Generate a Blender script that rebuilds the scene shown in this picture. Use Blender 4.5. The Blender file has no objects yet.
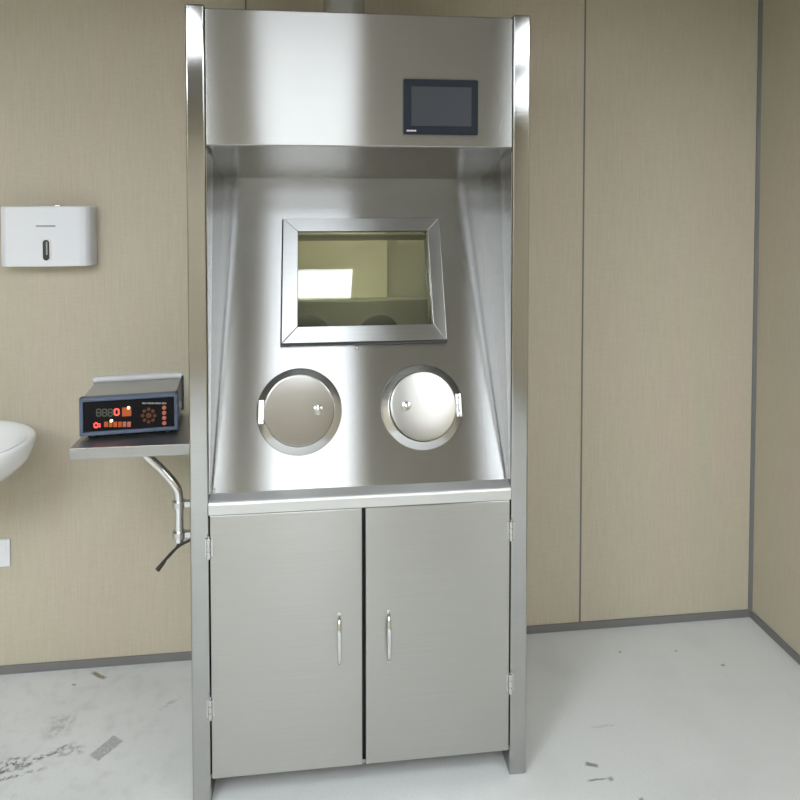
import bpy, bmesh, math, random
from mathutils import Vector, Matrix
random.seed(4)
S = bpy.context.scene
COL = S.collection
# ------------------------------------------------------------------ camera, world, exposure
CX, CY, FPX = 401.36, 223.72, 691.77          # principal point and focal length in pixels of the 800 px frame
cd = bpy.data.cameras.new('camera')
cam = bpy.data.objects.new('camera', cd); COL.objects.link(cam)
r_, d_, f_ = Vector((.992811, -.119694, .000197)), Vector((-.003812, -.033264, -.999439)), Vector((.119634, .992253, -.033481))
m = Matrix((r_, -d_, -f_)).transposed().to_4x4(); m.translation = (-.12433, -1.91133, 1.67696)
cam.matrix_world = m
cd.sensor_width = 36; cd.sensor_fit = 'HORIZONTAL'
cd.lens = FPX / 800 * 36; cd.shift_x = -(CX - 400) / 800; cd.shift_y = (CY - 400) / 800
cd.clip_start = .02
S.camera = cam
W = bpy.data.worlds.new('world'); S.world = W; W.use_nodes = True
W.node_tree.nodes['Background'].inputs[0].default_value = (.9, .95, 1, 1)
W.node_tree.nodes['Background'].inputs[1].default_value = .3
S.view_settings.view_transform = 'Standard'; S.view_settings.look = 'None'
S.view_settings.exposure = 0.3; S.view_settings.gamma = 1; S.view_settings.use_curve_mapping = False
LAMP = 13.6                                     # radiance of the ceiling panels
CEIL = 2.5; YW = .640; XR = 1.604; XL = -2.5; YF = -4.6

# ------------------------------------------------------------------ materials
def mat(name, col, rough=.5, metal=0., spec=.5, emit=None, estr=0., aniso=0., tangent=None):
    M = bpy.data.materials.new(name); M.use_nodes = True
    b = M.node_tree.nodes['Principled BSDF']
    b.inputs['Base Color'].default_value = (*col, 1); b.inputs['Roughness'].default_value = rough
    b.inputs['Metallic'].default_value = metal; b.inputs['Specular IOR Level'].default_value = spec
    if emit:
        b.inputs['Emission Color'].default_value = (*emit, 1); b.inputs['Emission Strength'].default_value = estr
    if aniso:
        b.inputs['Anisotropic'].default_value = aniso
        c = M.node_tree.nodes.new('ShaderNodeCombineXYZ')
        for i in range(3): c.inputs[i].default_value = tangent[i]
        M.node_tree.links.new(c.outputs[0], b.inputs['Tangent'])
    return M
class N:
    """small helper to write node trees"""
    def __init__(s, M): s.t = M.node_tree; s.b = s.t.nodes['Principled BSDF']
    def n(s, typ, **k):
        x = s.t.nodes.new('ShaderNode' + typ)
        for a, v in k.items(): setattr(x, a, v)
        return x
    def l(s, a, b): s.t.links.new(a, b)
    def put(s, sock, v):
        if hasattr(v, 'is_linked') or hasattr(v, 'links'): s.l(v, sock)
        else: sock.default_value = v
    def math(s, op, a, b=0., c=0.):
        x = s.n('Math', operation=op)
        for i, v in enumerate((a, b, c)): s.put(x.inputs[i], v)
        return x.outputs[0]
    def coords(s): return s.n('TexCoord').outputs['Object']
    def mapping(s, v, loc=(0, 0, 0), rot=(0, 0, 0), scale=(1, 1, 1)):
        x = s.n('Mapping'); s.l(v, x.inputs[0])
        x.inputs[1].default_value = loc; x.inputs[2].default_value = rot; x.inputs[3].default_value = scale
        return x.outputs[0]
    def noise(s, v, scale, detail=3, rough=.5):
        x = s.n('TexNoise'); s.l(v, x.inputs['Vector']); x.inputs['Scale'].default_value = scale
        x.inputs['Detail'].default_value = detail; x.inputs['Roughness'].default_value = rough
        return x.outputs['Fac']
    def ramp(s, f, lo, hi, a=0., b=1.):
        x = s.n('MapRange'); x.clamp = True; s.put(x.inputs[0], f)
        for i, v in enumerate((lo, hi, a, b)): x.inputs[i + 1].default_value = v
        return x.outputs[0]
    def mix(s, f, a, b):
        x = s.n('Mix', data_type='RGBA'); s.put(x.inputs[0], f)
        for i, v in ((6, a), (7, b)):
            if isinstance(v, tuple): x.inputs[i].default_value = (*v, 1)
            else: s.l(v, x.inputs[i])
        return x.outputs[2]
    def bump(s, h, strength, dist=.001):
        x = s.n('Bump'); s.l(h, x.inputs['Height']); x.inputs['Strength'].default_value = strength; x.inputs['Distance'].default_value = dist
        s.l(x.outputs[0], s.b.inputs['Normal'])

def brushed(name, col, across, along, streak=(3, 3, 400), var=.02):
    """metal brushed in level strokes: highlights spread up and down (across) and stay narrow sideways (along)"""
    M = bpy.data.materials.new(name); M.use_nodes = True; t = M.node_tree; k = N(M)
    g = k.n('BsdfAnisotropic', distribution='BECKMANN'); q = math.sqrt(across / along)
    base = math.sqrt(across * along); an = -(1 - 1 / q)
    g.inputs['Roughness'].default_value = math.sqrt(base); g.inputs['Anisotropy'].default_value = an
    c = k.n('CombineXYZ'); c.inputs[2].default_value = 1; k.l(c.outputs[0], g.inputs['Tangent'])
    f = k.noise(k.mapping(k.coords(), scale=streak), 1., 2)
    k.l(k.mix(k.ramp(f, .3, .7), tuple(v * (1 - var) for v in col), tuple(v * (1 + var) for v in col)), g.inputs['Color'])
    k.l(g.outputs[0], t.nodes['Material Output'].inputs['Surface'])
    return M
STEEL = brushed('brushed_steel', (.42, .418, .41), .30, .016)
STEEL_DOOR = brushed('satin_steel', (.50, .495, .475), .34, .06, var=.03)
STEEL_FLAT = mat('steel_sheet', (.40, .397, .385), .13, 1.)
STEEL_FRAME = mat('steel_frame', (.60, .595, .58), .25, 1.)
STEEL_POST = brushed('post_steel', (.43, .425, .41), .018, .012)
STEEL_TRAY = mat('tray_steel', (.40, .397, .385), .38, 1.)
STEEL_LEDGE = mat('ledge_steel', (.70, .70, .69), .5, 1.)
STEEL_FW = brushed('brushed_frame', (.42, .418, .41), .18, .05, var=.03)
STEEL_DISC = mat('steel_disc', (.37, .355, .33), .29, 1.)
CHROME = mat('polished_steel', (.72, .72, .71), .12, 1.)
DARK = mat('dark_gap', (.012, .012, .012), .6)
PIPEM = mat('exhaust_steel', (.62, .62, .61), .07, 1.)
GASKET = mat('black_gasket', (.015, .015, .016), .5)
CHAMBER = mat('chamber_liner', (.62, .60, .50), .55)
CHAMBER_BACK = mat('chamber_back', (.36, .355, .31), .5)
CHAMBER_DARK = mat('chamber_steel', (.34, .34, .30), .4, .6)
SCREEN_B = mat('screen_bezel', (.012, .016, .024), .5, spec=.2)
SCREEN_D = mat('screen_glass', (.040, .044, .052), .35, spec=.3)
WHITEPL = mat('white_plastic', (.74, .75, .78), .35)
GREYPL = mat('grey_print', (.30, .31, .33), .5)
SLOT = mat('smoked_window', (.05, .045, .045), .15)
CERAMIC = mat('white_ceramic', (.80, .80, .79), .12)
PAPERW = mat('white_label', (.75, .75, .75), .5)
BLUEGREY = mat('blue_grey_plastic', (.075, .10, .155), .4)
CASETOP = mat('grey_case', (.38, .37, .34), .4)
HANDLEW = mat('pale_grey_plastic', (.56, .56, .56), .45)
PANELBLK = mat('black_panel', (.006, .005, .006), .45, spec=.12)
RUBBER = mat('black_rubber', (.012, .012, .012), .55)
LEDRED = mat('lit_red_segment', (.8, .05, .03), .5, emit=(1, .10, .08), estr=1.1)
LEDAMB = mat('lit_amber_lamp', (.9, .7, .3), .5, emit=(1, .72, .30), estr=2.2)
SEGOFF = mat('unlit_segment', (.085, .09, .065), .5, spec=.1)
ORANGE = mat('lit_orange_key', (.25, .06, .02), .5, spec=.1, emit=(1, .20, .05), estr=.18)
RINGKEY = mat('brown_key', (.12, .05, .03), .5, spec=.1)
PINKKEY = mat('pale_red_key', (.30, .10, .07), .5, spec=.1, emit=(1, .3, .2), estr=.12)
PRINT = mat('pale_print', (.35, .35, .35), .6)
TRIMGREY = mat('grey_trim', (.16, .155, .15), .5)
BASEGREY = mat('grey_baseboard', (.17, .165, .16), .45)
CEILM = mat('ceiling_white', (.35, .342, .315), .7)
LAMPM = mat('lamp_diffuser', (.9, .9, .9), .5, emit=(.90, .97, 1.06), estr=LAMP)
MIDM = mat('mid_lamp_diffuser', (.9, .9, .9), .5, emit=(.90, .97, 1.06), estr=LAMP * .5)
DIMM = mat('dim_lamp_diffuser', (.9, .9, .9), .5, emit=(.90, .97, 1.06), estr=LAMP * .5)
LAMPFR = mat('lamp_frame', (.8, .8, .8), .4)
TUBEM = mat('chamber_fill_tube', (.9, .9, .9), .5, emit=(1, 1, .88), estr=14.)

WALLM = mat('wall_cladding', (.42, .38, .30), .6); k = N(WALLM)
co = k.coords()
weave = k.noise(k.mapping(co, scale=(230, 230, 9)), 1., 2)
cross = k.noise(k.mapping(co, scale=(40, 40, 300)), 1., 2)
blot = k.noise(k.mapping(co, scale=(5, 5, 1.1)), 1., 3)
fine = k.math('ADD', k.math('MULTIPLY', k.ramp(weave, .3, .7), .6), k.math('MULTIPLY', k.ramp(cross, .3, .7), .4))
c1 = k.mix(fine, (.455, .41, .312), (.525, .478, .375))
hue = k.mix(k.ramp(blot, .38, .62), (.98, 1.0, .97), (1.03, .985, .985))
mm = k.n('Mix', data_type='RGBA', blend_type='MULTIPLY'); mm.inputs[0].default_value = 1; k.l(c1, mm.inputs[6]); k.l(hue, mm.inputs[7])
k.l(mm.outputs[2], k.b.inputs['Base Color'])
k.bump(fine, .12)

FLOORM = mat('floor_vinyl', (.6, .6, .6), .5); k = N(FLOORM)
co = k.coords()
sp = k.noise(co, 320, 2); bl = k.noise(co, 3.2, 4); md = k.noise(co, 22, 4)
base = k.mix(k.ramp(sp, .35, .65), (.56, .57, .56), (.66, .665, .65))
base = k.mix(k.math('MULTIPLY', k.ramp(bl, .5, .75), .28), base, (.42, .425, .41))
sx = k.n('SeparateXYZ'); k.l(co, sx.inputs[0])
leftside = k.ramp(sx.outputs[0], -.35, -.75)
base = k.mix(k.math('MULTIPLY', k.math('MULTIPLY', k.ramp(md, .50, .72), leftside), .20), base, (.30, .295, .28))
def stain(base, cx, cy, hx, hy, ang, col, strength, thr=(0., .05), nsc=60, soft=.25, warp=.01):
    v = k.mapping(co, loc=(-cx, -cy, 0)); v = k.mapping(v, rot=(0, 0, -ang))
    wn = k.n('TexNoise'); k.l(co, wn.inputs['Vector']); wn.inputs['Scale'].default_value = 28
    vm = k.n('VectorMath', operation='MULTIPLY_ADD'); k.l(wn.outputs['Color'], vm.inputs[0]); vm.inputs[1].default_value = (warp * 2,) * 3
    sub = k.n('VectorMath', operation='ADD'); k.l(v, sub.inputs[0]); sub.inputs[1].default_value = (-warp, -warp, 0)
    k.l(sub.outputs[0], vm.inputs[2])
    s = k.n('SeparateXYZ'); k.l(vm.outputs[0], s.inputs[0])
    a = k.math('DIVIDE', k.math('ABSOLUTE', s.outputs[0]), hx); b = k.math('DIVIDE', k.math('ABSOLUTE', s.outputs[1]), hy)
    msk = k.ramp(k.math('MAXIMUM', a, b), 1., 1. - soft)
    gr = k.ramp(k.noise(co, nsc, 3, .6), thr[0], thr[1])
    return k.mix(k.math('MULTIPLY', k.math('MULTIPLY', msk, gr), strength), base, col)
base = stain(base, -.775, .247, .047, .024, .95, (.30, .295, .28), .85, (.25, .5), 150, .12, .004)
base = stain(base, -1.06, .205, .085, .032, .35, (.05, .048, .045), .9, (.47, .58), 45, .5, .02)
base = stain(base, -.955, .235, .10, .012, .5, (.10, .098, .09), .8, (.44, .58), 60, .5, .015)
base = stain(base, -1.02, .17, .10, .008, .25, (.12, .118, .11), .8, (.42, .55), 60, .5, .015)
base = stain(base, -.88, .25, .05, .018, .15, (.26, .255, .24), .7, (.42, .58), 70, .6, .02)
base = stain(base, -.95, .36, .05, .06, .1, (.33, .325, .31), .7, (.35, .6), 50, .7, .02)
base = stain(base, -.90, .588, .040, .009, -.6, (.20, .17, .11), .9, (.2, .45), 60, .4, .006)
base = stain(base, -.97, .55, .008, .006, 0, (.2, .19, .18), .8, (0, .05), 60, .5, .002)
base = stain(base, -.62, .42, .05, .012, .7, (.33, .325, .31), .6, (.45, .6), 60, .6, .01)
base = stain(base, .678, .008, .020, .008, -.35, (.17, .165, .16), .85, (0, .3), 60, .4, .006)
base = stain(base, .672, -.044, .035, .004, .05, (.19, .185, .18), .85, (.2, .4), 60, .5, .006)
base = stain(base, .712, -.046, .010, .009, .3, (.22, .215, .21), .8, (.2, .5), 60, .5, .006)
for dx, dy, s in ((.984, .49, .008), (1.194, .47, .007), (1.322, .377, .010), (.769, -.121, .008)):
    base = stain(base, dx, dy, s, s * .7, .2, (.2, .195, .19), .8, (0, .05), 60, .6, .003)
base = stain(base, .776, .15, .05, .006, .05, (.40, .395, .385), .6, (.3, .6), 40, .6, .008)
k.l(base, k.b.inputs['Base Color'])

GLASS = bpy.data.materials.new('lead_glass'); GLASS.use_nodes = True
t = GLASS.node_tree; t.nodes.clear()
out = t.nodes.new('ShaderNodeOutputMaterial'); mx = t.nodes.new('ShaderNodeMixShader'); fr = t.nodes.new('ShaderNodeFresnel'); fr.inputs[0].default_value = 1.75
tr = t.nodes.new('ShaderNodeBsdfTransparent'); tr.inputs[0].default_value = (.905, .905, .80, 1)
gl = t.nodes.new('ShaderNodeBsdfGlossy'); gl.inputs['Roughness'].default_value = .0; gl.inputs['Color'].default_value = (1, 1, 1, 1)
t.links.new(fr.outputs[0], mx.inputs[0]); t.links.new(tr.outputs[0], mx.inputs[1]); t.links.new(gl.outputs[0], mx.inputs[2]); t.links.new(mx.outputs[0], out.inputs[0])

# ------------------------------------------------------------------ mesh helpers (authored in world metres; an Empty at the thing's base parents the parts)
ROOT = {}
def box(bm, x0, x1, y0, y1, z0, z1, bev=0., seg=2, M=None):
    vs = [bm.verts.new((x, y, z)) for x in (x0, x1) for y in (y0, y1) for z in (z0, z1)]
    fs = [bm.faces.new([vs[i] for i in q]) for q in ((0, 1, 3, 2), (4, 6, 7, 5), (0, 4, 5, 1), (2, 3, 7, 6), (0, 2, 6, 4), (1, 5, 7, 3))]
    geom = list({e for f in fs for e in f.edges})
    allv = vs
    if bev:
        r = bmesh.ops.bevel(bm, geom=geom, offset=bev, segments=seg, profile=.5, affect='EDGES', clamp_overlap=True)
        allv = list({v for v in r['verts']} | {v for v in vs if v.is_valid})
    if M is not None: bmesh.ops.transform(bm, matrix=M, verts=allv)
def prism(bm, poly, a0, a1, axis='x', bev=0., M=None):
    """poly in the two other axes, extruded along axis"""
    def P(a, q):
        return {'x': (a, q[0], q[1]), 'y': (q[0], a, q[1]), 'z': (q[0], q[1], a)}[axis]
    A = [bm.verts.new(P(a0, q)) for q in poly]; B = [bm.verts.new(P(a1, q)) for q in poly]
    n = len(poly); fs = [bm.faces.new(A), bm.faces.new(list(reversed(B)))]
    for i in range(n): fs.append(bm.faces.new((A[i], B[i], B[(i + 1) % n], A[(i + 1) % n])))
    vs = A + B
    if bev:
        r = bmesh.ops.bevel(bm, geom=list({e for f in fs for e in f.edges}), offset=bev, segments=2, profile=.5, affect='EDGES', clamp_overlap=True)
        vs = list(set(r['verts']) | {v for v in vs if v.is_valid})
    if M is not None: bmesh.ops.transform(bm, matrix=M, verts=vs)
def lathe(bm, prof, M, n=48):
    """prof: (radius, height) along local z, placed by M"""
    rings = []
    for r, h in prof:
        if r < 1e-6: rings.append([bm.verts.new(M @ Vector((0, 0, h)))])
        else: rings.append([bm.verts.new(M @ Vector((r * math.cos(2 * math.pi * i / n), r * math.sin(2 * math.pi * i / n), h))) for i in range(n)])
    for a, b in zip(rings, rings[1:]):
        for i in range(n):
            j = (i + 1) % n
            if len(a) == 1 and len(b) == 1: break
            if len(a) == 1: bm.faces.new((a[0], b[i], b[j]))
            elif len(b) == 1: bm.faces.new((a[i], b[0], a[j]))
            else: bm.faces.new((a[i], b[i], b[j], a[j]))
    for ring, top in ((rings[0], 0), (rings[-1], 1)):
        if len(ring) > 1: bm.faces.new(ring)
def smooth_path(pts, n=8):
    P = [Vector(p) for p in pts]; out = []
    for i in range(len(P) - 1):
        p0, p1, p2, p3 = P[max(i - 1, 0)], P[i], P[i + 1], P[min(i + 2, len(P) - 1)]
        for j in range(n):
            s = j / n
            out.append(.5 * ((2 * p1) + (p2 - p0) * s + (2 * p0 - 5 * p1 + 4 * p2 - p3) * s * s + (3 * p1 - p0 - 3 * p2 + p3) * s ** 3))
    return out + [P[-1]]
def tube(bm, pts, rad, n=16):
    pts = [Vector(p) for p in pts]; rings = []
    up = None
    for i, p in enumerate(pts):
        d = (pts[min(i + 1, len(pts) - 1)] - pts[max(i - 1, 0)]).normalized()
        if up is None: up = d.orthogonal().normalized()
        up = (up - d * up.dot(d)).normalized(); s = d.cross(up)
        r = rad(i / (len(pts) - 1)) if callable(rad) else rad
        rings.append([bm.verts.new(p + (up * math.cos(2 * math.pi * k / n) + s * math.sin(2 * math.pi * k / n)) * r) for k in range(n)])
    for a, b in zip(rings, rings[1:]):
        for i in range(n): bm.faces.new((a[i], a[(i + 1) % n], b[(i + 1) % n], b[i]))
    bm.faces.new(rings[0]); bm.faces.new(list(reversed(rings[-1])))
def obj(name, bm, M, parent=None, smooth=True, local=False, angle=35, wn=True):
    me = bpy.data.meshes.new(name)
    bmesh.ops.remove_doubles(bm, verts=bm.verts, dist=1e-6)
    bmesh.ops.recalc_face_normals(bm, faces=bm.faces)
    if parent and not local:
        o = ROOT[parent]
        for v in bm.verts: v.co -= o
    if smooth:
        for f in bm.faces: f.smooth = True
        for e in bm.edges:
            if len(e.link_faces) == 2 and e.calc_face_angle(0) > math.radians(angle): e.smooth = False
    bm.to_mesh(me); bm.free()
    me.materials.append(M)
    ob = bpy.data.objects.new(name, me); COL.objects.link(ob)
    if parent: ob.parent = parent; ROOT[ob] = ROOT[parent]
    if smooth and wn:
        w_ = ob.modifiers.new('weighted_normals', 'WEIGHTED_NORMAL'); w_.keep_sharp = True; w_.weight = 90
    return ob
def thing(name, label, cat, loc, rotz=0, group=None):
    o = bpy.data.objects.new(name, None); COL.objects.link(o); o.empty_display_size = .1
    o.location = loc; o.rotation_euler = (0, 0, rotz); o['label'] = label; o['category'] = cat
    if group: o['group'] = group
    ROOT[o] = Vector(loc); return o
def tag(o, label, cat, group=None):
    o['label'] = label; o['category'] = cat
    if group: o['group'] = group
    return o
def B(): return bmesh.new()
def bx(name, M, parent, *a, **k):
    bm = B(); box(bm, *a, **k); return obj(name, bm, M, parent)
def struct(name, M, *a, **k):
    bm = B(); box(bm, *a, **k); o = obj(name, bm, M); o['kind'] = 'structure'; return o

# ------------------------------------------------------------------ room
struct('floor', FLOORM, XL, XR, YF, YW, -.05, 0)
struct('ceiling', CEILM, XL, XR, YF, YW, CEIL, CEIL + .05)
struct('wall_back', WALLM, XL - .05, XR + .05, YW, YW + .05, 0, CEIL)
struct('wall_right', WALLM, XR, XR + .05, YF, YW, 0, CEIL)
struct('wall_left', WALLM, XL - .05, XL, YF, YW, 0, CEIL)
struct('wall_front', WALLM, XL - .05, XR + .05, YF - .05, YF, 0, CEIL)
struct('baseboard_back', BASEGREY, XL, XR, YW - .008, YW, 0, .030, bev=.002)
struct('baseboard_right', BASEGREY, XR - .008, XR, YF, YW - .008, 0, .030, bev=.002)
bm = B(); prism(bm, [(XR, YW), (XR - .012, YW), (XR - .010, YW - .005), (XR - .005, YW - .010), (XR, YW - .012)], .030, CEIL, 'z')
obj('trim_1', bm, TRIMGREY)['kind'] = 'structure'
for i, x in enumerate((.887, -.378, -1.643)):
    struct(f'trim_{i + 2}', TRIMGREY, x - .003, x + .003, YW - .0015, YW, .030, CEIL)

# ceiling lamps
def lamp(x0, x1, y0, y1, label, M=None):
    c = ((x0 + x1) / 2, (y0 + y1) / 2, CEIL)
    o = thing('ceiling_light', label, 'light', c, 0, 'flat ceiling light panels')
    bm = B()
    for q in ((x0 - .015, x1 + .015, y0 - .015, y0), (x0 - .015, x1 + .015, y1, y1 + .015), (x0 - .015, x0, y0, y1), (x1, x1 + .015, y0, y1)):
        box(bm, *q, CEIL - .012, CEIL)
    obj('frame', bm, LAMPFR, o)
    bx('diffuser', M or LAMPM, o, x0, x1, y0, y1, CEIL - .009, CEIL - .001)
lamp(-.40, .065, -1.32, -1.05, 'narrow white ceiling light panel straight in front of the steel cabinet', MIDM)
lamp(-1.30, -.68, -1.85, -1.25, 'square white ceiling light panel on the washbasin side of the room')
lamp(.88, 1.48, -1.85, -1.25, 'square white ceiling light panel beside the side wall')
lamp(-.46, .11, -3.0, -1.9, 'long dimmer ceiling light panel in the middle of the room', DIMM)
lamp(-.60, .17, -4.4, -3.4, 'long dimmer ceiling light panel farthest from the steel cabinet', DIMM)
lamp(-2.40, -1.25, -3.3, -2.0, 'large added fill light panel on the washbasin side, farther from the cabinet')  # added to brighten walls and floor, kept out of the steel reflections
lamp(1.34, 1.57, -3.4, -2.0, 'narrow added fill light panel along the top of the side wall')  # also added for wall brightness, mostly outside what the steel mirrors

# ------------------------------------------------------------------ steel hot cell cabinet
HW = .474; HI = .424; H = 2.2; YB = .60
cab = thing('hot_cell_cabinet', 'tall brushed stainless steel shielded cabinet with window, glove ports and two doors', 'cabinet', (0, .3, 0))
for s in (-1, 1):
    bm = B(); a, b = sorted((s * HW, s * HI)); box(bm, a, b, 0, YB, 0, H, bev=.005, seg=3)
    obj('side_post', bm, STEEL_POST, cab)
# hood
ZH = 1.826
bm = B(); box(bm, -HI, HI, .004, .05, ZH, H - .008, bev=.004, seg=3); obj('hood_front', bm, STEEL, cab)
bx('top_plate', STEEL_FLAT, cab, -HI, HI, .05, YB, H - .03, H - .012)
TY, TZ, BY, BZ = .385, 1.75, .030, .862      # sloped panel, top and foot
bm = B(); prism(bm, [(.012, ZH - .001), (TY, TZ), (TY, TZ + .012), (.012, ZH + .012)], -HI, HI, 'x'); obj('hood_underside', bm, STEEL_FLAT, cab)
th = math.atan2(TY - BY, TZ - BZ)
PL = math.hypot(TY - BY, TZ - BZ)
u = Vector((1, 0, 0)); sdir = Vector((0, math.sin(th), math.cos(th))); nrm = Vector((0, -math.cos(th), math.sin(th)))
PM = Matrix((u, sdir, nrm)).transposed().to_4x4(); PM.translation = (0, BY, BZ)   # panel space: x, s up the slope, n outwards
WX0, WX1, WS0, WS1 = -.187, .227, .460, .765    # clear opening of the window
def ringmesh(bm, o, i, n0, n1, M):
    (ox0, ox1, os0, os1), (ix0, ix1, is0, is1) = o, i
    O = [(ox0, os0), (ox1, os0), (ox1, os1), (ox0, os1)]; I = [(ix0, is0), (ix1, is0), (ix1, is1), (ix0, is1)]
    V = {}
    for nm, L in (('O', O), ('I', I)):
        for kk, n in enumerate((n0, n1)):
            for q, (x, s) in enumerate(L): V[nm, kk, q] = bm.verts.new(M @ Vector((x, s, n)))
    for q in range(4):
        w = (q + 1) % 4
        bm.faces.new((V['O', 1, q], V['O', 1, w], V['I', 1, w], V['I', 1, q]))
        bm.faces.new((V['O', 0, q], V['I', 0, q], V['I', 0, w], V['O', 0, w]))
        bm.faces.new((V['O', 0, q], V['O', 0, w], V['O', 1, w], V['O', 1, q]))
        bm.faces.new((V['I', 0, q], V['I', 1, q], V['I', 1, w], V['I', 0, w]))
bm = B(); ringmesh(bm, (-HI, HI, 0, PL), (WX0 - .006, WX1 + .006, WS0 - .006, WS1 + .006), -.03, 0, PM); obj('sloped_panel', bm, STEEL, cab)
# folded flanges along the inside of the posts
for s in (-1, 1):
    bm = B(); a, b = sorted((s * (HI - .0005), s * (HI - .0025)))
    prism(bm, [(.004, BZ + .01), (.004, 1.815), (.125, 1.795), (.12, 1.75), (.014, .93)], a, b, 'x', bev=.0005); obj('side_flange', bm, STEEL_FLAT, cab)
# window
bm = B(); ringmesh(bm, (WX0 - .051, WX1 + .042, WS0 - .056, WS1 + .043), (WX0 - .002, WX1 + .002, WS0 - .002, WS1 + .002), .0005, .012, PM); gk = obj('window_gasket', bm, GASKET, cab)  # seal made wider left and below to draw the dark shadow gap
gk['label'] = 'black rubber seal and shadow gap behind the window frame'
fo = (WX0 - .046, WX1 + .040, WS0 - .049, WS1 + .042); fi = (WX0, WX1, WS0, WS1)
bm = B(); wfr = None
# frame of four mitred bars, one mesh
O = [(fo[0], fo[2]), (fo[1], fo[2]), (fo[1], fo[3]), (fo[0], fo[3])]; I = [(fi[0], fi[2]), (fi[1], fi[2]), (fi[1], fi[3]), (fi[0], fi[3])]
def ease(p, c, d):
    return (p[0] + (c[0] - p[0]) * d, p[1] + (c[1] - p[1]) * d)
for q in range(4):
    w = (q + 1) % 4
    g = .0006
    ex = Vector((O[w][0] - O[q][0], O[w][1] - O[q][1])).normalized() * g
    quad = [Vector(O[q]) + ex, Vector(O[w]) - ex, Vector(I[w]) - ex, Vector(I[q]) + ex]
    prism(bm, [tuple(v) for v in quad], .006, .022, 'z', bev=.0018, M=PM)
wfr = obj('window_frame', bm, STEEL_FW, cab)
bm = B(); box(bm, WX0 - .004, WX1 + .004, WS0 - .004, WS1 + .004, -.022, .002, M=PM); pane = obj('window_pane', bm, GLASS, cab)
pane['label'] = 'yellow green lead glass pane'
# deep reveal behind the glass
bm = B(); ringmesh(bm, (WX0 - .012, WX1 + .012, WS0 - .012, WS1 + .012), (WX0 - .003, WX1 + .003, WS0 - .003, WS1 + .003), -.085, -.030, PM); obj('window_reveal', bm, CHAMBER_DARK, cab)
# chamber behind the panel
bm = B()
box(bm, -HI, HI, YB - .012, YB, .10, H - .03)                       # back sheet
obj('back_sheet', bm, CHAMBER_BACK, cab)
for a, b in ((-HI + .001, -HI + .006), (HI - .006, HI - .001)): bx('chamber_side', CHAMBER, cab, a, b, .40, YB - .013, .87, 2.16)
bx('chamber_floor', STEEL_FLAT, cab, -HI, HI, .05, YB - .013, .835, .855)
bx('chamber_roof', CHAMBER, cab, -HI + .007, HI - .007, .40, YB - .013, 1.80, 1.81)
bx('chamber_wall_plate', CHAMBER, cab, -HI + .007, .123, YB - .03, YB - .013, 1.30, 1.76)
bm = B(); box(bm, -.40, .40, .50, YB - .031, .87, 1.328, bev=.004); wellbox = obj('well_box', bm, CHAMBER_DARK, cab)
for xx in (-.155, .088):
    bm = B(); lathe(bm, [(.058, 0), (.072, 0), (.074, .006), (.072, .010), (.060, .010), (.058, .002)], Matrix.Translation((xx, .499, 1.205)) @ Matrix.Rotation(math.pi / 2, 4, 'X'))
    obj('well_ring', bm, STEEL_FRAME, cab)
bm = B(); tube(bm, [(-.34, .44, 1.775), (.34, .44, 1.775)], .012); obj('chamber_fill', bm, TUBEM, cab)  # added glowing tube so the interior shows through the window
# ledge and header above the doors
bm = B(); prism(bm, [(-.003, .818), (-.003, .842), (.001, .849), (.008, .853), (.034, .866), (.034, .818)], -HI, HI, 'x'); obj('ledge', bm, STEEL_LEDGE, cab, angle=60)
# touch screen
bm = B(); box(bm, .111, .3225, -.008, .006, 1.860, 2.013, bev=.004); scr = obj('touch_screen', bm, SCREEN_B, cab)
scr['label'] = 'dark blue black touch screen'
bx('display', SCREEN_D, scr, .133, .302, -.0088, -.007, 1.884, 1.992)
bm = B()
x = .120
for w_ in (.003, .0035, .003, .004, .003, .0035): box(bm, x, x + w_, -.0087, -.0075, 1.868, 1.8722); x += w_ + .0012
obj('screen_mark', bm, PAPERW, scr)
# doors with handles and hinges
for s in (-1, 1):
    a, b = (-.421, -.0045) if s < 0 else (.0045, .421)
    bm = B(); box(bm, a, b, -.002, .018, .077, .8155, bev=.003, seg=3); d = obj('door', bm, STEEL_DOOR, cab)
    hx = s * .0695
    bm = B(); pts = smooth_path([(hx, -.002, .515), (hx, -.016, .503), (hx, -.024, .478), (hx, -.026, .445), (hx, -.024, .412), (hx, -.016, .387), (hx, -.002, .375)], 6)
    tube(bm, pts, lambda q: .0035 + .0035 * math.sin(math.pi * q), 12); box(bm, hx - .005, hx + .005, -.004, -.0005, .508, .522, bev=.001); box(bm, hx - .005, hx + .005, -.004, -.0005, .368, .382, bev=.001)
    obj('door_handle', bm, CHROME, d)
    for z0, z1 in ((.700, .757), (.250, .308)):
        bm = B(); xx = s * .4235
        for kx in range(3):
            zz = z0 + (z1 - z0) * kx / 3
            lathe(bm, [(.0055, 0), (.006, .001), (.006, (z1 - z0) / 3 - .0015), (.0055, (z1 - z0) / 3 - .0007)], Matrix.Translation((xx, -.006, zz)), 16)
        lathe(bm, [(.0, 0), (.003, .001), (.0035, .004), (.0, .006)], Matrix.Translation((xx, -.006, z1)), 12)
        box(bm, xx - .010, xx + .010, -.0035, -.0008, z0 + .004, z1 - .004)
        obj('hinge', bm, STEEL_FRAME, d)
bx('door_gap_shade', DARK, cab, -HI, HI, .022, .028, .078, .83)  # near-black sheet stands in for the shade in the door gaps
bx('cabinet_bottom', STEEL_FLAT, cab, -HI, HI, .004, YB - .013, .078, .088)
bx('kick_plate', STEEL_FLAT, cab, -HI, HI, .34, .345, .0, .077)
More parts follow.
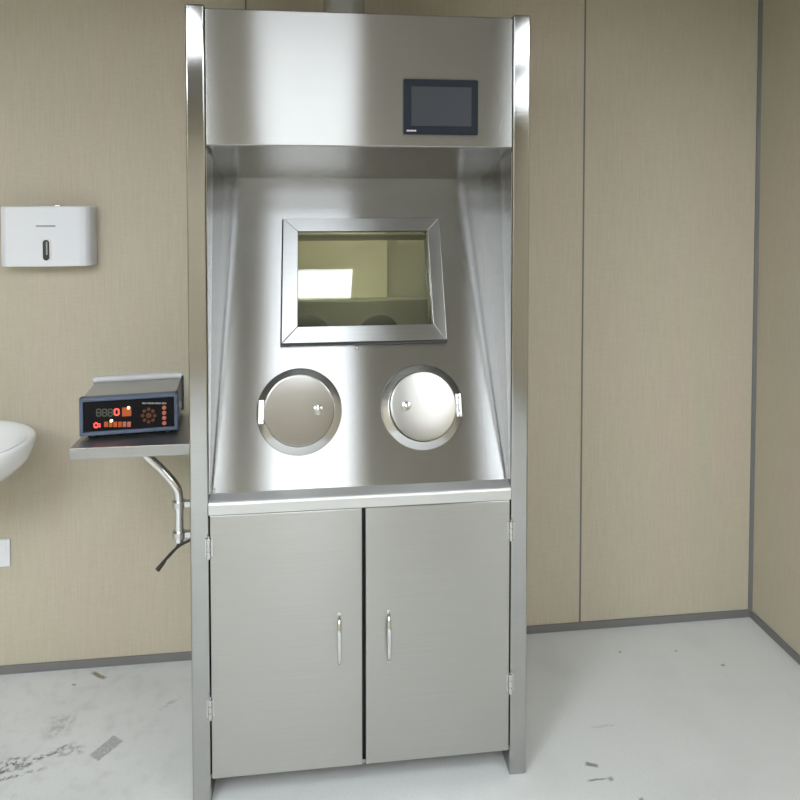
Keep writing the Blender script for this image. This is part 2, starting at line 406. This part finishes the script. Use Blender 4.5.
# glove ports
def port(px, side, tiltx, tiltz, lift):
    C = PM @ Matrix.Translation((px, .216, 0))
    bm = B(); lathe(bm, [(.098, .0005), (.123, .0005), (.1235, .004), (.121, .007), (.104, .017), (.1015, .018), (.0985, .016)], C, 64)
    ring = obj('glove_port', bm, STEEL_FRAME, cab)
    L = C @ Matrix.Translation((0, 0, .016 + lift)) @ Matrix.Rotation(tiltx, 4, 'X') @ Matrix.Rotation(tiltz, 4, 'Y')
    bm = B(); lathe(bm, [(.0, .0005), (.094, .0005), (.0995, .002), (.1005, .005), (.0995, .0085), (.095, .0105), (.05, .0117), (.0, .012)], L, 64)
    obj('port_cover', bm, STEEL_DISC, ring)
    kx = side * .054
    bm = B(); lathe(bm, [(.0, .011), (.013, .0112), (.0135, .015), (.008, .0165), (.0065, .022), (.0095, .026), (.0105, .031), (.0085, .036), (.0, .038)], L @ Matrix.Translation((kx, .0, 0)), 24)
    obj('cover_knob', bm, CHROME, ring)
    hx = -side * .107
    bm = B(); box(bm, hx - .009, hx + .009, -.036, .034, .004, .026, bev=.004, M=C)
    for yy in (-.026, .024): lathe(bm, [(.0, .022), (.0045, .022), (.0045, .028), (.0, .029)], C @ Matrix.Translation((hx, yy, .0)), 12)
    obj('cover_hinge', bm, STEEL_FRAME, ring)
port(-.180, 1, .18, .0, .017)
port(.182, -1, .0, .095, .010)
# small screws on the panel
bm = B(); lathe(bm, [(0, 0), (.006, 0), (.006, .004), (.003, .007), (0, .0075)], PM @ Matrix.Translation((-.008, .395, 0)), 16); obj('screw', bm, STEEL_FRAME, cab)
bm = B(); lathe(bm, [(0, 0), (.005, 0), (.005, .004), (.0025, .006), (0, .0065)], PM @ Matrix.Translation((-.415, .012, 0)), 16); obj('screw', bm, STEEL_FRAME, cab)

# exhaust pipe
bm = B(); C = Matrix.Translation((-.040, .30, 2.1885))
lathe(bm, [(.064, 0), (.066, .002), (.066, CEIL - 2.188)], C, 48)
tag(obj('exhaust_pipe', bm, PIPEM), 'polished round steel pipe rising from the top of the steel cabinet', 'pipe')

# ------------------------------------------------------------------ side shelf on a swivel arm
sh = thing('side_shelf', 'small steel shelf on a bent pipe arm clamped to the cabinet side', 'shelf', (-.62, .27, .943))
bm = B(); box(bm, -.826, -.4745, .12, .43, .943, .976, bev=.003); obj('shelf_tray', bm, STEEL_TRAY, sh)
bm = B(); tube(bm, smooth_path([(-.640, .17, .944), (-.622, .17, .925), (-.575, .165, .878), (-.541, .16, .835), (-.534, .16, .800), (-.534, .16, .74), (-.534, .16, .672)], 8), .0125, 20); obj('pipe_arm', bm, CHROME, sh)
for z in (.785, .694):
    bm = B(); lathe(bm, [(.0128, -.009), (.019, -.009), (.019, .009), (.0128, .009)], Matrix.Translation((-.534, .16, z)), 24)
    box(bm, -.517, -.4742, .150, .170, z - .008, z + .008, bev=.001)
    obj('clamp', bm, STEEL_FRAME, sh)

# ------------------------------------------------------------------ radiation monitor on the shelf
DW, DH = .276, .112
DZ = .977
mon = thing('radiation_monitor', 'blue-grey benchtop meter with black front and red lit digits on the small steel shelf', 'meter', (-.682, .203, DZ), math.radians(6))
def L(name, M, parent, *a, **k):
    bm = B(); box(bm, *a, **k); return obj(name, bm, M, parent, local=True)
w = DW / 2
bm = B(); box(bm, -w + .006, w - .006, .018, .205, .014, .014 + DH - .006, bev=.004); case = obj('case', bm, CASETOP, mon, local=True)
bm = B()
def bezel(bm, y0, y1):
    z0, z1, t_ = .010, .010 + DH, .011
    box(bm, -w, w, y0, y1, z1 - t_, z1, bev=.003); box(bm, -w, w, y0, y1, z0, z0 + t_, bev=.003)
    box(bm, -w, -w + t_, y0, y1, z0, z1, bev=.003); box(bm, w - t_, w, y0, y1, z0, z1, bev=.003)
bezel(bm, -.004, .024); fb = obj('front_bezel', bm, BLUEGREY, mon, local=True)
bm = B(); bezel(bm, .200, .216); obj('rear_bezel', bm, BLUEGREY, mon, local=True)
pn = L('front_panel', PANELBLK, mon, -w + .009, w - .009, .003, .022, .019, .010 + DH - .009)
FY = .003
def seg7(bm, x, z, ww, hh, on, tck):
    S7 = {'a': (0, 1, 1, 1), 'g': (0, .5, 1, .5), 'd': (0, 0, 1, 0), 'f': (0, .5, 0, 1), 'b': (1, .5, 1, 1), 'e': (0, 0, 0, .5), 'c': (1, 0, 1, .5)}
    for ch in on:
        ax, az, bx_, bz = S7[ch]
        x0, x1, z0, z1 = x + ax * ww, x + bx_ * ww, z + az * hh, z + bz * hh
        if az == bz: box(bm, x0 + tck * .2, x1 - tck * .2, FY - .0012, FY, z0 - tck / 2, z0 + tck / 2)
        else: box(bm, x0 - tck / 2, x0 + tck / 2, FY - .0012, FY, z0 + tck * .2, z1 - tck * .2)
# pixel in the photo's meter front -> local; the front is about 550 zoom-pixels wide from 112 to 662
def fx(px): return -w + (px - 112) / 550 * DW
def fz(py, px): return .010 + DH - (py - (212 - (px - 112) / 550 * 38)) / 213 * DH
for i, px in enumerate((206, 238, 270)):
    bm = B(); seg7(bm, fx(px), fz(312, px), .011, .020, 'abcdefg', .0035); obj('digit', bm, SEGOFF, pn, local=True)
bm = B(); seg7(bm, fx(304), fz(306, 304), .0115, .0175, 'abcdef', .0042); obj('digit', bm, LEDRED, pn, local=True)['label'] = 'lit red zero on the upper display'
bm = B(); box(bm, fx(346), fx(396), FY - .0008, FY, fz(312, 370), fz(262, 370)); obj('unit_field', bm, ORANGE, pn, local=True)
def lampdot(px, py, r=.0042):
    bm = B(); lathe(bm, [(r, 0), (r, .002), (r * .6, .0035), (0, .004)], Matrix.Translation((fx(px), FY, fz(py, px))) @ Matrix.Rotation(math.pi / 2, 4, 'X'), 16); obj('indicator_lamp', bm, LEDAMB, pn, local=True)
lampdot(382, 264); lampdot(286, 338)
bm = B(); seg7(bm, fx(192), fz(376, 192), .0095, .0125, 'abcdef', .0038); obj('digit', bm, LEDRED, pn, local=True)
bm = B(); seg7(bm, fx(222), fz(376, 222), .004, .0125, 'ef', .0034); obj('digit', bm, LEDRED, pn, local=True)
for i in range(6):
    px = 246 + i * 25.5
    bm = B(); box(bm, fx(px), fx(px + 20), FY - .0012, FY, fz(374, px), fz(344, px), bev=.0004); obj('function_key', bm, ORANGE if i < 4 else PINKKEY, pn, local=True)
def disc(name, px, py, r, M):
    bm = B(); lathe(bm, [(r, 0), (r, .0012), (r * .8, .0018), (0, .0019)], Matrix.Translation((fx(px), FY, fz(py, px))) @ Matrix.Rotation(math.pi / 2, 4, 'X'), 20); obj(name, bm, M, pn, local=True)
disc('keypad_button', 494, 308, .0080, RINGKEY)
for i in range(8):
    a = i * math.pi / 4; disc('keypad_button', 494 + 34 * math.cos(a), 308 + 36 * math.sin(a), .0052, RINGKEY)
for py in (262, 292, 322, 352): disc('side_button', 582, py, .0062, PINKKEY)
bm = B(); px = 458
for i in range(20):
    wl = random.choice((5, 7, 8)); box(bm, fx(px), fx(px + wl - 1.5), FY - .0004, FY, fz(242, px), fz(233, px)); px += wl + (4 if i in (3, 10, 15) else 0)
obj('panel_print', bm, PRINT, pn, local=True)
for xx in (-w + .03, w - .03):
    for yy in (.02, .19):
        bm = B(); lathe(bm, [(.010, 0), (.011, .002), (.011, .012), (.009, .0145)], Matrix.Translation((xx, yy, 0)), 20); obj('foot', bm, RUBBER, mon, local=True)
# carrying handle folded back behind the lid: sides pivot on round bosses
for s in (-1, 1):
    bm = B(); lathe(bm, [(.013, 0), (.013, .006), (.010, .009), (0, .0095)], Matrix.Translation((s * (w - .006), .075, .062)) @ Matrix.Rotation(s * math.pi / 2, 4, 'Y'), 24)
    hb = obj('handle_boss', bm, HANDLEW, mon, local=True)
bm = B()
hz = .014 + DH - .006 + .0095
tube(bm, [(-w + .006, .188, hz - .004), (-w + .012, .188, hz), (-w + .022, .188, hz), (w - .022, .188, hz), (w - .012, .188, hz), (w - .006, .188, hz - .004)], .0110, 16)
for xx in (-.085, -.02, .085): tube(bm, [(xx - .002, .188, hz), (xx + .002, .188, hz)], .0120, 16)
obj('carry_handle', bm, HANDLEW, mon, local=True)

# black lead hanging from the pipe end
bm = B(); tube(bm, smooth_path([(-.476, .150, .694), (-.500, .150, .680), (-.532, .150, .664), (-.560, .145, .640), (-.584, .14, .612)], 8), .0042, 10)
tube(bm, [(-.572, .1425, .626), (-.5845, .14, .611), (-.592, .138, .602)], lambda q: .0055 + .002 * q, 12)
tube(bm, smooth_path([(-.532, .158, .672), (-.545, .152, .652), (-.565, .145, .632)], 8), .0035, 10)
tag(obj('hanging_cable', bm, RUBBER), 'short black cable hanging from the lower end of the shelf pipe arm', 'cable')

# ------------------------------------------------------------------ wall things
# towel dispenser
td = thing('towel_dispenser', 'white plastic paper towel dispenser on the wall above the washbasin', 'dispenser', (-1.04, YW, 1.458))
x0, x1, y0, z0, z1 = -1.194, -.898, .556, 1.453, 1.657
bm = B()
prof = [(x0, YW - .0005), (x0, y0 + .03), (x0 + .008, y0 + .009), (x0 + .025, y0), ((x0 + x1) / 2, y0 - .004), (x1 - .032, y0), (x1 - .014, y0 + .006), (x1 - .004, y0 + .020), (x1, y0 + .045), (x1, YW - .0005)]
prism(bm, prof, z0, z1, 'z', bev=.004); obj('body', bm, WHITEPL, td)
def capsule(bm, cx, cz, ww, hh, ya, yb, n=10):
    r = ww / 2; pts = []
    for i in range(n + 1): a = math.pi * i / n; pts.append((cx + r * math.cos(a), cz + hh / 2 - r + r * math.sin(a)))
    for i in range(n + 1): a = math.pi + math.pi * i / n; pts.append((cx + r * math.cos(a), cz - hh / 2 + r + r * math.sin(a)))
    prism(bm, pts, ya, yb, 'y')
bm = B(); capsule(bm, -1.037, 1.509, .030, .078, y0 - .0065, y0 + .004); obj('level_window_rim', bm, PAPERW, td)
bm = B(); capsule(bm, -1.037, 1.509, .021, .070, y0 - .0078, y0); lw = obj('level_window', bm, SLOT, td); lw['label'] = 'dark oval sight window'
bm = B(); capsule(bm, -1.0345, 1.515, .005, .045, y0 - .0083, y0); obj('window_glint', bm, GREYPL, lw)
bm = B(); x = -1.069
for i in range(11): box(bm, x, x + .0045, y0 - .0048, y0, 1.5875, 1.5935); x += .0057
obj('name_strip', bm, GREYPL, td)
bm = B(); box(bm, -1.013, -.995, y0 + .006, y0 + .03, z1 - .001, z1 + .004, bev=.001); obj('lock', bm, STEEL_FRAME, td)

# wash basin: oval bowl with rim, half of it beyond the frame edge
def basin():
    bm = B(); n = 56; C = Vector((-1.288, .345, 0)); a, b = .275, .235
    def ringpts(sx, sy, z, dy=0.):
        out = []
        for i in range(n):
            q = 2 * math.pi * i / n
            y = C.y + b * sy * math.sin(q) + dy
            out.append(bm.verts.new((C.x + a * sx * math.cos(q), min(y, YW - .001), z)))
        return out
    zr = .932
    prof = [(.35, .35, .735, .06), (.60, .58, .765, .035), (.80, .78, .808, .015), (.93, .92, .845, .006), (.985, .98, .882, 0), (1, 1, .902, 0), (.992, .992, .909, 0), (.965, .96, zr, 0), (.90, .89, .908, 0), (.84, .82, .885, 0), (.76, .74, .84, 0), (.60, .58, .79, 0), (.3, .28, .765, 0), (.06, .06, .76, 0)]
    R = [ringpts(sx, sy, z, dy) for sx, sy, z, dy in [(q[0], q[1], q[2] + (.02 if q[2] != zr else 0), q[3]) for q in prof]]
    for p_, q_ in zip(R, R[1:]):
        for i in range(n): bm.faces.new((p_[i], p_[(i + 1) % n], q_[(i + 1) % n], q_[i]))
    bm.faces.new(R[0]); bm.faces.new(list(reversed(R[-1])))
    return bm
tag(obj('wash_basin', basin(), CERAMIC, angle=60), 'white ceramic washbasin, its rounded end standing out from the wall', 'washbasin')

# wall outlet plate
so = thing('wall_outlet', 'white square wall outlet plate low on the wall below the washbasin', 'outlet', (-1.247, YW, .437))
bm = B(); box(bm, -1.303, -1.206, YW - .009, YW, .388, .486, bev=.003); obj('plate', bm, WHITEPL, so)
bm = B(); box(bm, -1.291, -1.218, YW - .0105, YW - .008, .400, .474, bev=.001); ins = obj('socket_insert', bm, PAPERW, so)
